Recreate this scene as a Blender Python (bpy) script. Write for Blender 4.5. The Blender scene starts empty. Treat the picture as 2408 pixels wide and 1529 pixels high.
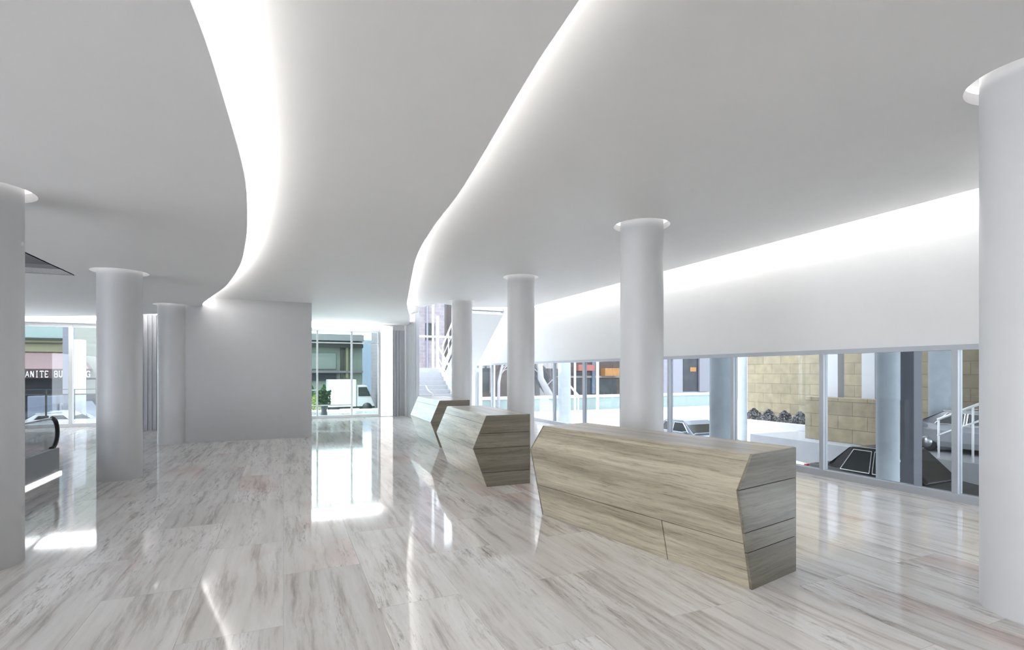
import bpy, bmesh, math, random
from mathutils import Vector, Matrix
random.seed(7)
PI = math.pi
SC = bpy.context.scene
COL = SC.collection

# ------------------------------------------------------------------ camera, sky, sun, exposure
EYE = 1.7
F = 1220.0                      # focal length in pixels of the 2408 px wide frame
CX, HY = 1204.0, 875.0          # principal column and horizon row
cd = bpy.data.cameras.new('camera'); cam = bpy.data.objects.new('camera', cd); COL.objects.link(cam)
cam.location = (0, 0, EYE); cam.rotation_euler = (PI/2, 0, 0)
cd.sensor_width = 36.0; cd.lens = 36.0*F/2408.0; cd.shift_y = (HY-764.5)/2408.0
cd.clip_start = 0.05; cd.clip_end = 500
SC.camera = cam

w = bpy.data.worlds.new('sky'); SC.world = w; w.use_nodes = True
bg = w.node_tree.nodes['Background']
bg.inputs['Color'].default_value = (0.86, 0.92, 1.0, 1); bg.inputs['Strength'].default_value = 1.8

SC.view_settings.view_transform = 'Standard'; SC.view_settings.look = 'None'
SC.view_settings.gamma = 1.0; SC.view_settings.exposure = 2.5
SC.view_settings.use_curve_mapping = False

# building axes: t runs across to the right, s runs along the hall away from the camera
TH = math.atan2(.403, .915)
CT, ST = math.cos(TH), math.sin(TH)
def W(t, s, z=0.0): return Vector((t*CT - s*ST, t*ST + s*CT, z))
def TS(X, Y): return (X*CT + Y*ST, -X*ST + Y*CT)
def ray_t(px, t):               # s where the sight line through column px meets the plane t
    k = (px-CX)/F
    return t*(CT - k*ST)/(ST + k*CT)
def ray_s(px, s):               # t where the sight line through column px meets the plane s
    k = (px-CX)/F
    return s*(ST + k*CT)/(CT - k*ST)
def zz(py, t, s): return EYE - (py-HY)*W(t, s).y/F
def col_at(px, wpx, r):         # centre of a round shaft of radius r that shows wpx wide around px
    a0 = math.atan((px-wpx/2-CX)/F); a1 = math.atan((px+wpx/2-CX)/F)
    d = r/math.sin((a1-a0)/2); a = (a0+a1)/2
    return TS(d*math.sin(a), d*math.cos(a))

sd = bpy.data.lights.new('sun', 'SUN'); sun = bpy.data.objects.new('sun', sd); COL.objects.link(sun)
sd.energy = .55; sd.angle = math.radians(1.5); sd.color = (1.0, .97, .92)
sdir = W(.35, .55, -.85)
sun.rotation_euler = sdir.to_track_quat('-Z', 'Y').to_euler()

COVE = 7.5                     # brightness of the hidden cove tubes

# ------------------------------------------------------------------ materials
MATS = {}
def mat(name, col, rough=.5, metal=0.0, var=.06, scale=4.0, spec=.5, emit=0.0, coat=0.0):
    if name in MATS: return MATS[name]
    m = bpy.data.materials.new(name); m.use_nodes = True; nt = m.node_tree; N = nt.nodes; L = nt.links
    b = N['Principled BSDF']
    b.inputs['Roughness'].default_value = rough; b.inputs['Metallic'].default_value = metal
    b.inputs['Specular IOR Level'].default_value = spec
    b.inputs['Coat Weight'].default_value = coat
    tc = N.new('ShaderNodeTexCoord'); n = N.new('ShaderNodeTexNoise'); n.inputs['Scale'].default_value = scale
    n.inputs['Detail'].default_value = 4
    L.new(tc.outputs['Object'], n.inputs['Vector'])
    mx = N.new('ShaderNodeMix'); mx.data_type = 'RGBA'
    a = [max(0, c*(1-var)) for c in col]; c2 = [min(1, c*(1+var)) for c in col]
    mx.inputs[6].default_value = (*a, 1); mx.inputs[7].default_value = (*c2, 1)
    L.new(n.outputs['Fac'], mx.inputs[0]); L.new(mx.outputs[2], b.inputs['Base Color'])
    if emit:
        b.inputs['Emission Color'].default_value = (1, 1, 1, 1); b.inputs['Emission Strength'].default_value = emit
    MATS[name] = m; return m

def glass(name, tint=(.93, .97, .97), refl=.06):
    m = bpy.data.materials.new(name); m.use_nodes = True; nt = m.node_tree; N = nt.nodes; L = nt.links
    for n in list(N): N.remove(n)
    out = N.new('ShaderNodeOutputMaterial'); tr = N.new('ShaderNodeBsdfTransparent'); gl = N.new('ShaderNodeBsdfGlossy')
    gl.inputs['Roughness'].default_value = .01; tr.inputs['Color'].default_value = (*tint, 1)
    lw = N.new('ShaderNodeLayerWeight'); lw.inputs['Blend'].default_value = .5
    pw = N.new('ShaderNodeMath'); pw.operation = 'POWER'; pw.inputs[1].default_value = 4.5; L.new(lw.outputs['Facing'], pw.inputs[0])
    ml = N.new('ShaderNodeMath'); ml.operation = 'MULTIPLY_ADD'; ml.inputs[1].default_value = .4; ml.inputs[2].default_value = refl*.5; L.new(pw.outputs[0], ml.inputs[0])
    ms = N.new('ShaderNodeMixShader')
    L.new(ml.outputs[0], ms.inputs[0]); L.new(tr.outputs[0], ms.inputs[1]); L.new(gl.outputs[0], ms.inputs[2])
    L.new(ms.outputs[0], out.inputs['Surface']); MATS[name] = m; return m

def light_mat(name, strength, col=(1, .985, .96)):
    m = bpy.data.materials.new(name); m.use_nodes = True; nt = m.node_tree; N = nt.nodes; L = nt.links
    for n in list(N): N.remove(n)
    out = N.new('ShaderNodeOutputMaterial'); e = N.new('ShaderNodeEmission')
    e.inputs['Color'].default_value = (*col, 1); e.inputs['Strength'].default_value = strength
    L.new(e.outputs[0], out.inputs['Surface']); MATS[name] = m; return m

def ramp(N, stops):
    r = N.new('ShaderNodeValToRGB'); el = r.color_ramp.elements
    while len(el) < len(stops): el.new(.5)
    for e, (p, c) in zip(el, stops): e.position = p; e.color = (*c, 1)
    return r

def marble():
    m = bpy.data.materials.new('marble'); m.use_nodes = True; nt = m.node_tree; N = nt.nodes; L = nt.links
    b = N['Principled BSDF']; b.inputs['Roughness'].default_value = .06; b.inputs['IOR'].default_value = 1.65
    tc = N.new('ShaderNodeTexCoord')
    # tiles: long side along s
    sw = N.new('ShaderNodeMapping'); sw.inputs['Rotation'].default_value = (0, 0, PI/2)
    L.new(tc.outputs['Object'], sw.inputs['Vector'])
    br = N.new('ShaderNodeTexBrick'); br.offset = .5; br.inputs['Scale'].default_value = 1.0
    br.inputs['Brick Width'].default_value = 1.9; br.inputs['Row Height'].default_value = .62
    br.inputs['Mortar Size'].default_value = .0025; br.inputs['Mortar Smooth'].default_value = .3
    br.inputs['Color1'].default_value = (0, 0, 0, 1); br.inputs['Color2'].default_value = (1, 1, 1, 1)
    br.inputs['Mortar'].default_value = (.5, .5, .5, 1)
    L.new(sw.outputs[0], br.inputs['Vector'])
    # per tile shift of the veining
    off = N.new('ShaderNodeVectorMath'); off.operation = 'SCALE'; off.inputs['Scale'].default_value = 13.0
    L.new(br.outputs['Color'], off.inputs[0])
    add = N.new('ShaderNodeVectorMath'); add.operation = 'ADD'
    L.new(tc.outputs['Object'], add.inputs[0]); L.new(off.outputs[0], add.inputs[1])
    wn = N.new('ShaderNodeTexNoise'); wn.inputs['Scale'].default_value = 1.2; wn.inputs['Detail'].default_value = 3
    L.new(add.outputs[0], wn.inputs['Vector'])
    wa = N.new('ShaderNodeVectorMath'); wa.operation = 'SCALE'; wa.inputs['Scale'].default_value = .09
    L.new(wn.outputs['Color'], wa.inputs[0])
    ad2 = N.new('ShaderNodeVectorMath'); ad2.operation = 'ADD'
    L.new(add.outputs[0], ad2.inputs[0]); L.new(wa.outputs[0], ad2.inputs[1])
    def streak(sx, sy, det, rough):
        mp = N.new('ShaderNodeMapping'); mp.inputs['Scale'].default_value = (sx, sy, 1)
        L.new(ad2.outputs[0], mp.inputs['Vector'])
        n = N.new('ShaderNodeTexNoise'); n.inputs['Scale'].default_value = 1; n.inputs['Detail'].default_value = det
        n.inputs['Roughness'].default_value = rough
        L.new(mp.outputs[0], n.inputs['Vector']); return n
    n1 = streak(8.5, .62, 8, .70); n2 = streak(2.2, .42, 4, .55); n3 = streak(26, 3.2, 7, .8); n4 = streak(.9, .45, 2, .5)
    r1 = ramp(N, [(.38, (.92, .90, .88)), (.52, (.85, .825, .80)), (.60, (.68, .645, .615)), (.72, (.45, .42, .395))])
    L.new(n1.outputs['Fac'], r1.inputs[0])
    r2 = ramp(N, [(.35, (.86, .845, .83)), (.65, (1, 1, 1))]); L.new(n2.outputs['Fac'], r2.inputs[0])
    mu = N.new('ShaderNodeMix'); mu.data_type = 'RGBA'; mu.blend_type = 'MULTIPLY'; mu.inputs[0].default_value = 1
    L.new(r1.outputs[0], mu.inputs[6]); L.new(r2.outputs[0], mu.inputs[7])
    r3 = ramp(N, [(.51, (1, 1, 1)), (.64, (.44, .40, .38))]); L.new(n3.outputs['Fac'], r3.inputs[0])
    # fine dark flecks only where the broad noise allows them
    rm = ramp(N, [(.46, (0, 0, 0)), (.62, (1, 1, 1))]); L.new(n2.outputs['Fac'], rm.inputs[0])
    mu2 = N.new('ShaderNodeMix'); mu2.data_type = 'RGBA'; mu2.blend_type = 'MULTIPLY'
    L.new(rm.outputs[0], mu2.inputs[0]); L.new(mu.outputs[2], mu2.inputs[6]); L.new(r3.outputs[0], mu2.inputs[7])
    # pinkish beds in some slabs
    r4 = ramp(N, [(.60, (0, 0, 0)), (.72, (.75, .75, .75))]); L.new(n4.outputs['Fac'], r4.inputs[0])
    pk = N.new('ShaderNodeMix'); pk.data_type = 'RGBA'; pk.blend_type = 'MULTIPLY'
    L.new(r4.outputs[0], pk.inputs[0]); L.new(mu2.outputs[2], pk.inputs[6]); pk.inputs[7].default_value = (.88, .72, .69, 1)
    # tile to tile tone and hair joints
    rt = ramp(N, [(0, (.92, .92, .92)), (1, (1.04, 1.04, 1.04))]); L.new(br.outputs['Color'], rt.inputs[0])
    mt = N.new('ShaderNodeMix'); mt.data_type = 'RGBA'; mt.blend_type = 'MULTIPLY'; mt.inputs[0].default_value = 1
    L.new(pk.outputs[2], mt.inputs[6]); L.new(rt.outputs[0], mt.inputs[7])
    mj = N.new('ShaderNodeMix'); mj.data_type = 'RGBA'
    mf = N.new('ShaderNodeMath'); mf.operation = 'MULTIPLY'; mf.inputs[1].default_value = .35
    L.new(br.outputs['Fac'], mf.inputs[0]); L.new(mf.outputs[0], mj.inputs[0])
    L.new(mt.outputs[2], mj.inputs[6]); mj.inputs[7].default_value = (.40, .38, .36, 1)
    L.new(mj.outputs[2], b.inputs['Base Color'])
    MATS['marble'] = m; return m

def wood(name, along, tone=1.0):
    """limed grey-brown boards; along = 'x' or 'y', the direction of the grain"""
    m = bpy.data.materials.new(name); m.use_nodes = True; nt = m.node_tree; N = nt.nodes; L = nt.links
    b = N['Principled BSDF']; b.inputs['Roughness'].default_value = .32; b.inputs['Coat Weight'].default_value = .35; b.inputs['Coat Roughness'].default_value = .18; b.inputs['Specular IOR Level'].default_value = .5
    tc = N.new('ShaderNodeTexCoord')
    lo, hi = 1.0, 24.0
    sc = (lo, hi, hi) if along == 'x' else (hi, lo, hi)
    wn = N.new('ShaderNodeTexNoise'); wn.inputs['Scale'].default_value = 2.2; wn.inputs['Detail'].default_value = 3
    L.new(tc.outputs['Object'], wn.inputs['Vector'])
    ws = N.new('ShaderNodeVectorMath'); ws.operation = 'SCALE'; ws.inputs['Scale'].default_value = .035
    L.new(wn.outputs['Color'], ws.inputs[0])
    ad = N.new('ShaderNodeVectorMath'); ad.operation = 'ADD'
    L.new(tc.outputs['Object'], ad.inputs[0]); L.new(ws.outputs[0], ad.inputs[1])
    def nz(k, det, rg):
        mp = N.new('ShaderNodeMapping'); mp.inputs['Scale'].default_value = tuple(k*v for v in sc)
        L.new(ad.outputs[0], mp.inputs['Vector'])
        n = N.new('ShaderNodeTexNoise'); n.inputs['Scale'].default_value = 1; n.inputs['Detail'].default_value = det
        n.inputs['Roughness'].default_value = rg
        L.new(mp.outputs[0], n.inputs['Vector']); return n
    n1 = nz(1, 7, .7); n2 = nz(.22, 3, .5); n3 = nz(2.6, 6, .75)
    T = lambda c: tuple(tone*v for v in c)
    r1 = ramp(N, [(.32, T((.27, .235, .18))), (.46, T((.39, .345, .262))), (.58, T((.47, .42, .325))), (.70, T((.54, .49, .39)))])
    L.new(n1.outputs['Fac'], r1.inputs[0])
    r2 = ramp(N, [(.40, (.74, .72, .69)), (.58, (1.06, 1.06, 1.05))]); L.new(n2.outputs['Fac'], r2.inputs[0])
    mu = N.new('ShaderNodeMix'); mu.data_type = 'RGBA'; mu.blend_type = 'MULTIPLY'; mu.inputs[0].default_value = 1
    L.new(r1.outputs[0], mu.inputs[6]); L.new(r2.outputs[0], mu.inputs[7])
    r3 = ramp(N, [(.36, (.55, .52, .50)), (.47, (1, 1, 1))]); L.new(n3.outputs['Fac'], r3.inputs[0])
    m2 = N.new('ShaderNodeMix'); m2.data_type = 'RGBA'; m2.blend_type = 'MULTIPLY'; m2.inputs[0].default_value = .8
    L.new(mu.outputs[2], m2.inputs[6]); L.new(r3.outputs[0], m2.inputs[7])
    L.new(m2.outputs[2], b.inputs['Base Color'])
    MATS[name] = m; return m

def blocks(name, c1, c2, mortar, bw, rh, ms=.012, rough=.85):
    """stone or brick courses on a wall whose face spans local x (or y) and z"""
    m = bpy.data.materials.new(name); m.use_nodes = True; nt = m.node_tree; N = nt.nodes; L = nt.links
    b = N['Principled BSDF']; b.inputs['Roughness'].default_value = rough
    tc = N.new('ShaderNodeTexCoord'); sp = N.new('ShaderNodeSeparateXYZ'); cb = N.new('ShaderNodeCombineXYZ')
    L.new(tc.outputs['Object'], sp.inputs[0])
    sm = N.new('ShaderNodeMath'); sm.operation = 'ADD'; L.new(sp.outputs[0], sm.inputs[0]); L.new(sp.outputs[1], sm.inputs[1])
    L.new(sm.outputs[0], cb.inputs[0]); L.new(sp.outputs[2], cb.inputs[1])
    br = N.new('ShaderNodeTexBrick'); br.inputs['Scale'].default_value = 1
    br.inputs['Brick Width'].default_value = bw; br.inputs['Row Height'].default_value = rh
    br.inputs['Mortar Size'].default_value = ms
    br.inputs['Color1'].default_value = (*c1, 1); br.inputs['Color2'].default_value = (*c2, 1); br.inputs['Mortar'].default_value = (*mortar, 1)
    L.new(cb.outputs[0], br.inputs['Vector'])
    n = N.new('ShaderNodeTexNoise'); n.inputs['Scale'].default_value = 3; n.inputs['Detail'].default_value = 6
    L.new(tc.outputs['Object'], n.inputs['Vector'])
    r = ramp(N, [(.3, (.82, .82, .82)), (.7, (1.1, 1.1, 1.1))]); L.new(n.outputs['Fac'], r.inputs[0])
    mu = N.new('ShaderNodeMix'); mu.data_type = 'RGBA'; mu.blend_type = 'MULTIPLY'; mu.inputs[0].default_value = 1
    L.new(br.outputs['Color'], mu.inputs[6]); L.new(r.outputs[0], mu.inputs[7])
    L.new(mu.outputs[2], b.inputs['Base Color'])
    MATS[name] = m; return m

WHITE = mat('white_paint', (.80, .80, .80), .55, var=.02)
CEIL = mat('ceiling_paint', (.86, .852, .85), .6, var=.015)
GREY = mat('grey_plaster', (.52, .52, .53), .45, var=.03)
COLM = mat('column_plaster', (.60, .60, .61), .42, var=.03)
FLUTE = mat('fluted_panel', (.52, .53, .56), .5, var=.03)
FRAME = mat('window_frame', (.50, .53, .58), .4, var=.03)
WFRAME = mat('white_frame', (.86, .86, .86), .4, var=.02)
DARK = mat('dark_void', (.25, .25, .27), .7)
STEEL = mat('brushed_steel', (.6, .6, .62), .3, metal=1.0)
BLACK = mat('black_rubber', (.02, .02, .023), .4)
MARB = marble()
WOODY = wood('limed_boards', 'y'); WOODX = wood('limed_boards_shaded', 'x', .50)  # end boards darkened: shade on the counter ends put into their colour
SEAM = mat('board_shadow_gap', (.05, .045, .04), .8)
GLASS = glass('clear_glass', (.72, .74, .75)); GLASSF = glass('front_glass', (.62, .65, .66)); GLASSG = glass('green_glass', (.62, .69, .68)); GLASSB = glass('barrier_glass', (.84, .86, .88))
TUBE = light_mat('cove_tube', COVE)
TUBE2 = light_mat('cove_tube_soft', COVE*.44)
SLOT = light_mat('slot_tube', COVE*.9)
RING = light_mat('ring_tube', .8)
BAR = light_mat('linear_lamp', 15.0, (.96, .98, 1))
CONC = mat('concrete', (.42, .46, .50), .8, var=.18, scale=3)
PAVE = mat('paving', (.72, .72, .71), .85, var=.08, scale=1.2)
ASPH = mat('asphalt', (.035, .035, .04), .9, var=.15)
STONE = blocks('stone_blocks', (.27, .225, .148), (.225, .19, .128), (.13, .11, .08), 1.1, .52)
BRICK = blocks('lavender_brick', (.20, .17, .185), (.17, .145, .165), (.25, .235, .24), .6, .25)
BROWN = blocks('brown_brick', (.055, .034, .028), (.038, .027, .024), (.07, .05, .05), .5, .2)

# ------------------------------------------------------------------ mesh builder
class MB:
    def __init__(self): self.bm = bmesh.new()
    def poly(self, pts):
        self.bm.faces.new([self.bm.verts.new(p) for p in pts]); return self
    def box(self, x0, x1, y0, y1, z0, z1):
        v = [self.bm.verts.new(p) for p in ((x0,y0,z0),(x1,y0,z0),(x1,y1,z0),(x0,y1,z0),(x0,y0,z1),(x1,y0,z1),(x1,y1,z1),(x0,y1,z1))]
        for f in ((3,2,1,0),(4,5,6,7),(0,1,5,4),(1,2,6,5),(2,3,7,6),(3,0,4,7)): self.bm.faces.new([v[i] for i in f])
        return self
    def hexa(self, b, t):       # bottom 4 and top 4 points, same order (counter-clockwise)
        v = [self.bm.verts.new(p) for p in list(b)+list(t)]
        for f in ((3,2,1,0),(4,5,6,7),(0,1,5,4),(1,2,6,5),(2,3,7,6),(3,0,4,7)): self.bm.faces.new([v[i] for i in f])
        return self
    def prism(self, pts, axis, a, b):   # polygon in the plane normal to axis, from a to b
        def P(p, c):
            return {'x': (c, p[0], p[1]), 'y': (p[0], c, p[1]), 'z': (p[0], p[1], c)}[axis]
        A = [self.bm.verts.new(P(p, a)) for p in pts]; B = [self.bm.verts.new(P(p, b)) for p in pts]
        n = len(pts)
        self.bm.faces.new(A[::-1]); self.bm.faces.new(B)
        for i in range(n): self.bm.faces.new((A[i], A[(i+1) % n], B[(i+1) % n], B[i]))
        return self
    def lathe(self, prof, seg=48, cx=0, cy=0, smooth=True, closed=False):
        rings = []
        for r, z in prof:
            rings.append([self.bm.verts.new((cx+r*math.cos(2*PI*i/seg), cy+r*math.sin(2*PI*i/seg), z)) for i in range(seg)])
        m = len(rings)
        for k in range(m if closed else m-1):
            A, B = rings[k], rings[(k+1) % m]
            for i in range(seg):
                f = self.bm.faces.new((A[i], A[(i+1) % seg], B[(i+1) % seg], B[i])); f.smooth = smooth
        return self
    def cyl(self, r, z0, z1, seg=48, cx=0, cy=0):
        self.lathe([(r, z0), (r, z1)], seg, cx, cy)
        self.bm.faces.new([self.bm.verts.new((cx+r*math.cos(2*PI*i/seg), cy+r*math.sin(2*PI*i/seg), z1)) for i in range(seg)])
        self.bm.faces.new([self.bm.verts.new((cx+r*math.cos(2*PI*i/seg), cy+r*math.sin(2*PI*i/seg), z0)) for i in range(seg)][::-1])
        return self
    def tube(self, pts, r, seg=10, cap=True):
        pts = [Vector(p) for p in pts]; rs = r if isinstance(r, (list, tuple)) else [r]*len(pts)
        rings = []; up = None
        for i, p in enumerate(pts):
            d = (pts[min(i+1, len(pts)-1)] - pts[max(i-1, 0)]).normalized()
            if up is None:
                up = Vector((0, 0, 1)) if abs(d.z) < .9 else Vector((1, 0, 0))
            a = d.cross(up).normalized(); b = d.cross(a).normalized(); up = -b if False else a.cross(d).normalized()
            rings.append([self.bm.verts.new(p + rs[i]*(math.cos(2*PI*j/seg)*a + math.sin(2*PI*j/seg)*b)) for j in range(seg)])
        for k in range(len(rings)-1):
            for j in range(seg):
                f = self.bm.faces.new((rings[k][j], rings[k][(j+1) % seg], rings[k+1][(j+1) % seg], rings[k+1][j])); f.smooth = True
        if cap: self.bm.faces.new(rings[0][::-1]); self.bm.faces.new(rings[-1])
        return self
    def bar(self, a, b, w, h):          # straight bar of rectangular section
        a, b = Vector(a), Vector(b); d = (b-a).normalized()
        up = Vector((0, 0, 1)) if abs(d.z) < .95 else Vector((0, 1, 0))
        x = d.cross(up).normalized()*(w/2); y = x.cross(d).normalized()*(h/2)
        return self.hexa([a-x-y, a+x-y, b+x-y, b-x-y], [a-x+y, a+x+y, b+x+y, b-x+y])
    def build(self, name, m, parent=None, loc=None, rot=0.0, bevel=0.0):
        bmesh.ops.recalc_face_normals(self.bm, faces=self.bm.faces)
        me = bpy.data.meshes.new(name); self.bm.to_mesh(me); self.bm.free()
        me.materials.append(m)
        o = bpy.data.objects.new(name, me); COL.objects.link(o)
        if parent: o.parent = parent
        if loc is not None: o.location = loc
        o.rotation_euler = (0, 0, rot)
        if bevel:
            md = o.modifiers.new('bevel', 'BEVEL'); md.width = bevel; md.segments = 2; md.limit_method = 'ANGLE'
        return o

def tag(o, label, cat, group=None, kind=None):
    o['label'] = label; o['category'] = cat
    if group: o['group'] = group
    if kind: o['kind'] = kind
    return o
def thing(name, label, cat, t, s, z=0.0, rot=0.0, group=None, kind=None):
    o = bpy.data.objects.new(name, None); COL.objects.link(o); o.empty_display_size = .2
    o.location = W(t, s, z); o.rotation_euler = (0, 0, TH+rot)
    return tag(o, label, cat, group, kind)
def struct(name, mb, m, label=None, cat=None, parent=None, loc=None):
    o = mb.build(name, m, parent, loc if loc is not None else ((0, 0, 0)), TH if not parent else 0.0)
    if not parent:
        o['kind'] = 'structure'
        if label: o['label'] = label; o['category'] = cat
    return o
def copy_tree(o, parent=None):
    c = o.copy(); COL.objects.link(c); c.parent = parent
    for ch in list(o.children): copy_tree(ch, c)
    return c

# ------------------------------------------------------------------ the shell
TG = 8.135                      # glazing line on the right
SF = 20.15                      # front facade
ZL, ZM, ZR = 3.30, 3.50, 3.78   # the three ceiling levels
LT, BS = -11.0, -7.0            # left side and back of the hall

MB_ = MB().box(LT, TG+.12, BS, 23.6, -.30, 0)
floor = struct('floor', MB_, MARB, 'polished pale marble floor with grey streaks running down the hall', 'floor')

COLS_R = [(4.86, 1.86), (4.67, 6.02), (4.77, 10.35), (4.80, 14.55)]
COLS_L = [(-2.44, 6.02), (-2.40, 10.15), (-2.43, 14.62)]

def catmull(pts, n=6):
    out = []
    P = [pts[0]] + pts + [pts[-1]]
    for i in range(1, len(P)-2):
        p0, p1, p2, p3 = P[i-1], P[i], P[i+1], P[i+2]
        for k in range(n):
            u = k/n
            out.append(tuple(.5*((2*p1[j]) + (-p0[j]+p2[j])*u + (2*p0[j]-5*p1[j]+4*p2[j]-p3[j])*u*u + (-p0[j]+3*p1[j]-3*p2[j]+p3[j])*u**3) for j in (0, 1)))
    out.append(pts[-1]); return out

# plan curves of the two ceiling edges (hall axes)
C1 = catmull([TS(x, y) for x, y in [(1.6,-7.6), (.55,-3.6), (-.45,-.6), (-1.08,1.2), (-1.386,2.231), (-1.70,3.064), (-2.177,4.216), (-2.684,5.26),
      (-3.263,6.36), (-4.135,7.87), (-5.33,9.66), (-6.49,11.15), (-7.25,12.15), (-7.75,12.95), (-8.7,13.75), (-10.6,14.5), (-13.0,14.9), (-16.5,14.9)]])
C2 = catmull([TS(x, y) for x, y in [(4.4,-8.6), (2.5,-3.4), (1.23,0), (.325,2.51), (.089,3.20), (-.293,4.463), (-.567,5.317), (-.931,6.31), (-1.394,7.746),
      (-1.80,9.385), (-2.454,12.27), (-2.887,14.26), (-3.40,17.3), (-4.0,20.2)]])

def plate(name, outer, holes, z, th, m, label):
    bm = bmesh.new()
    def loop(pts):
        vs = [bm.verts.new((p[0], p[1], z)) for p in pts]
        return vs, [bm.edges.new((vs[i], vs[(i+1) % len(vs)])) for i in range(len(vs))]
    loops = [loop(outer)]
    for (hx, hy, r) in holes:
        loops.append(loop([(hx+r*math.cos(2*PI*i/56), hy+r*math.sin(2*PI*i/56)) for i in range(56)]))
    bmesh.ops.triangle_fill(bm, use_beauty=True, use_dissolve=False, edges=[e for l in loops for e in l[1]], normal=(0, 0, -1))
    tops = {}
    faces = list(bm.faces)
    for v in list(bm.verts): tops[v] = bm.verts.new((v.co.x, v.co.y, z+th))
    for f in faces: bm.faces.new([tops[v] for v in reversed(f.verts)])
    for vs, _ in loops:
        n = len(vs)
        for i in range(n): bm.faces.new((vs[i], vs[(i+1) % n], tops[vs[(i+1) % n]], tops[vs[i]]))
    mb = MB(); mb.bm.free(); mb.bm = bm
    return struct(name, mb, m, label, 'ceiling')

def clean(pts):
    out = []
    for p in pts:
        if not out or (p[0]-out[-1][0])**2+(p[1]-out[-1][1])**2 > 1e-6: out.append(p)
    return out
HR = .39
c1 = [p for p in C1 if p[0] > LT and p[1] > BS]
low_outer = clean([(LT, BS)] + [(c1[0][0], BS)] + c1 + [(LT, c1[-1][1])])
ESC = (-7.4, -3.18, 3.0, 10.78)     # opening over the escalator
bm_holes = [(t, s, HR) for t, s in COLS_L]
# the low ceiling, with the escalator opening left out as a slot from its left side
low_outer = clean([(LT, BS), (c1[0][0], BS)] + c1 + [(LT, c1[-1][1]), (LT, ESC[3]), (ESC[1], ESC[3]), (ESC[1], ESC[2]), (LT, ESC[2])])
ceil_low = plate('ceiling', low_outer, bm_holes, ZL, .085, CEIL, 'lowest ceiling plane on the left, ending in a curved lip with a light cove')
c2 = [p for p in C2 if p[1] > BS and p[1] < SF]
mid_outer = clean([(LT, BS), (c2[0][0], BS)] + c2 + [(c2[-1][0], SF), (LT, SF)])
ceil_mid = plate('ceiling.001', mid_outer, [(t, s, .31) for t, s in COLS_L], ZM, .085, CEIL, 'middle ceiling plane between the two curved light coves')
hi_outer = [(LT, BS), (5.3, BS), (5.3, 15.8), (4.35, 15.3), (3.75, 17.3), (3.75, SF), (LT, SF)]
ceil_hi = plate('ceiling.002', hi_outer, [(t, s, HR) for t, s in COLS_R], ZR, .085, CEIL, 'highest ceiling plane on the right above the round columns')
m_ = MB(); m_.hexa([(5.3, BS, ZR), (7.68, BS, 3.92), (7.68, 16.0, 3.92), (5.3, 15.8, ZR)], [(5.3, BS, ZR+.085), (7.68, BS, 4.0), (7.68, 16.0, 4.0), (5.3, 15.8, ZR+.085)])
struct('ceiling.003', m_, CEIL, 'tilted ceiling strip rising to the lit slot along the window wall', 'ceiling')
# dark void over the escalator
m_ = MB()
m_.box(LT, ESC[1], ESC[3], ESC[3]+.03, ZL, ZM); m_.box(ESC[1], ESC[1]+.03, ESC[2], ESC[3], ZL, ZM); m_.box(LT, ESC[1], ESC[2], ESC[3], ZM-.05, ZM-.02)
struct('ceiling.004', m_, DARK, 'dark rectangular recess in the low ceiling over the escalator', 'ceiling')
# floor above
struct('ceiling.005', MB().box(LT, TG+.3, BS, 16.2, 4.62, 4.9).box(LT, 4.35, 16.2, SF+.1, 4.62, 4.9).box(3.75, TG, 16.05, 16.2, 3.9, 4.62).box(3.75, 3.9, 16.2, SF, 3.6, 4.62), WHITE, 'underside of the floor above the ceiling planes', 'ceiling')
struct('ceiling.006', MB().box(3.9, TG+.3, 16.2, 16.35, 4.6, 6.3).box(3.9, 4.1, 16.2, 23.8, 4.0, 6.3), WHITE, 'high white walls around the added skylight over the staircase', 'ceiling')
struct('window_18', MB().box(3.9, TG+.3, 16.2, 23.8, 6.3, 6.33), GLASS, 'added skylight bringing daylight over the staircase', 'window')  # unseen skylight added to bring more daylight to the far end

def ribbon(curve, off, wd, z, h=.02):
    """a thin lit strip that follows a plan curve, set back by off to its left"""
    bm = bmesh.new(); rows = []
    n = len(curve)
    for i, p in enumerate(curve):
        a = curve[max(0, i-1)]; b = curve[min(n-1, i+1)]
        dx, dy = b[0]-a[0], b[1]-a[1]; l = math.hypot(dx, dy) or 1
        nx, ny = -dy/l, dx/l
        rows.append([bm.verts.new((p[0]+nx*o, p[1]+ny*o, zz_)) for o, zz_ in ((off, z), (off+wd, z), (off+wd, z+h), (off, z+h))])
    for A, B in zip(rows, rows[1:]):
        for j in range(4): bm.faces.new((A[j], A[(j+1) % 4], B[(j+1) % 4], B[j]))
    mb = MB(); mb.bm.free(); mb.bm = bm; return mb
struct('light_strip', ribbon(clean(c1), .03, .05, ZL+.087), TUBE, parent=ceil_low)
struct('light_strip', ribbon(clean(c2), .03, .05, ZM+.087), TUBE2, parent=ceil_mid)

# right wall: spandrel above the windows, slot lamp, low end
ZH = 2.06
wall_r = struct('wall_right', MB().box(TG, TG+.25, BS, 16.1, ZH, 4.62).box(TG, TG+.25, 16.1, 23.6, ZH, 6.3).box(TG, TG+.25, BS, .2, 0, ZH), WHITE, 'white wall band above the right hand windows washed with light', 'wall')
struct('light_strip', MB().box(7.50, 7.56, BS, 15.9, 4.04, 4.12), SLOT, parent=wall_r)
struct('trim_1', MB().box(TG-.06, TG+.06, BS, 22.4, ZH-.07, ZH), FRAME, 'pale grey head rail above the right hand windows', 'trim')
struct('trim_2', MB().box(TG-.09, TG+.06, BS, 22.4, 0, .10), FRAME, 'pale grey sill rail along the foot of the right hand windows', 'trim')
struct('wall_back', MB().box(LT, TG+.2, BS-.2, BS, 0, 4.62), WHITE, 'white wall closing the hall behind the camera', 'wall')

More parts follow.
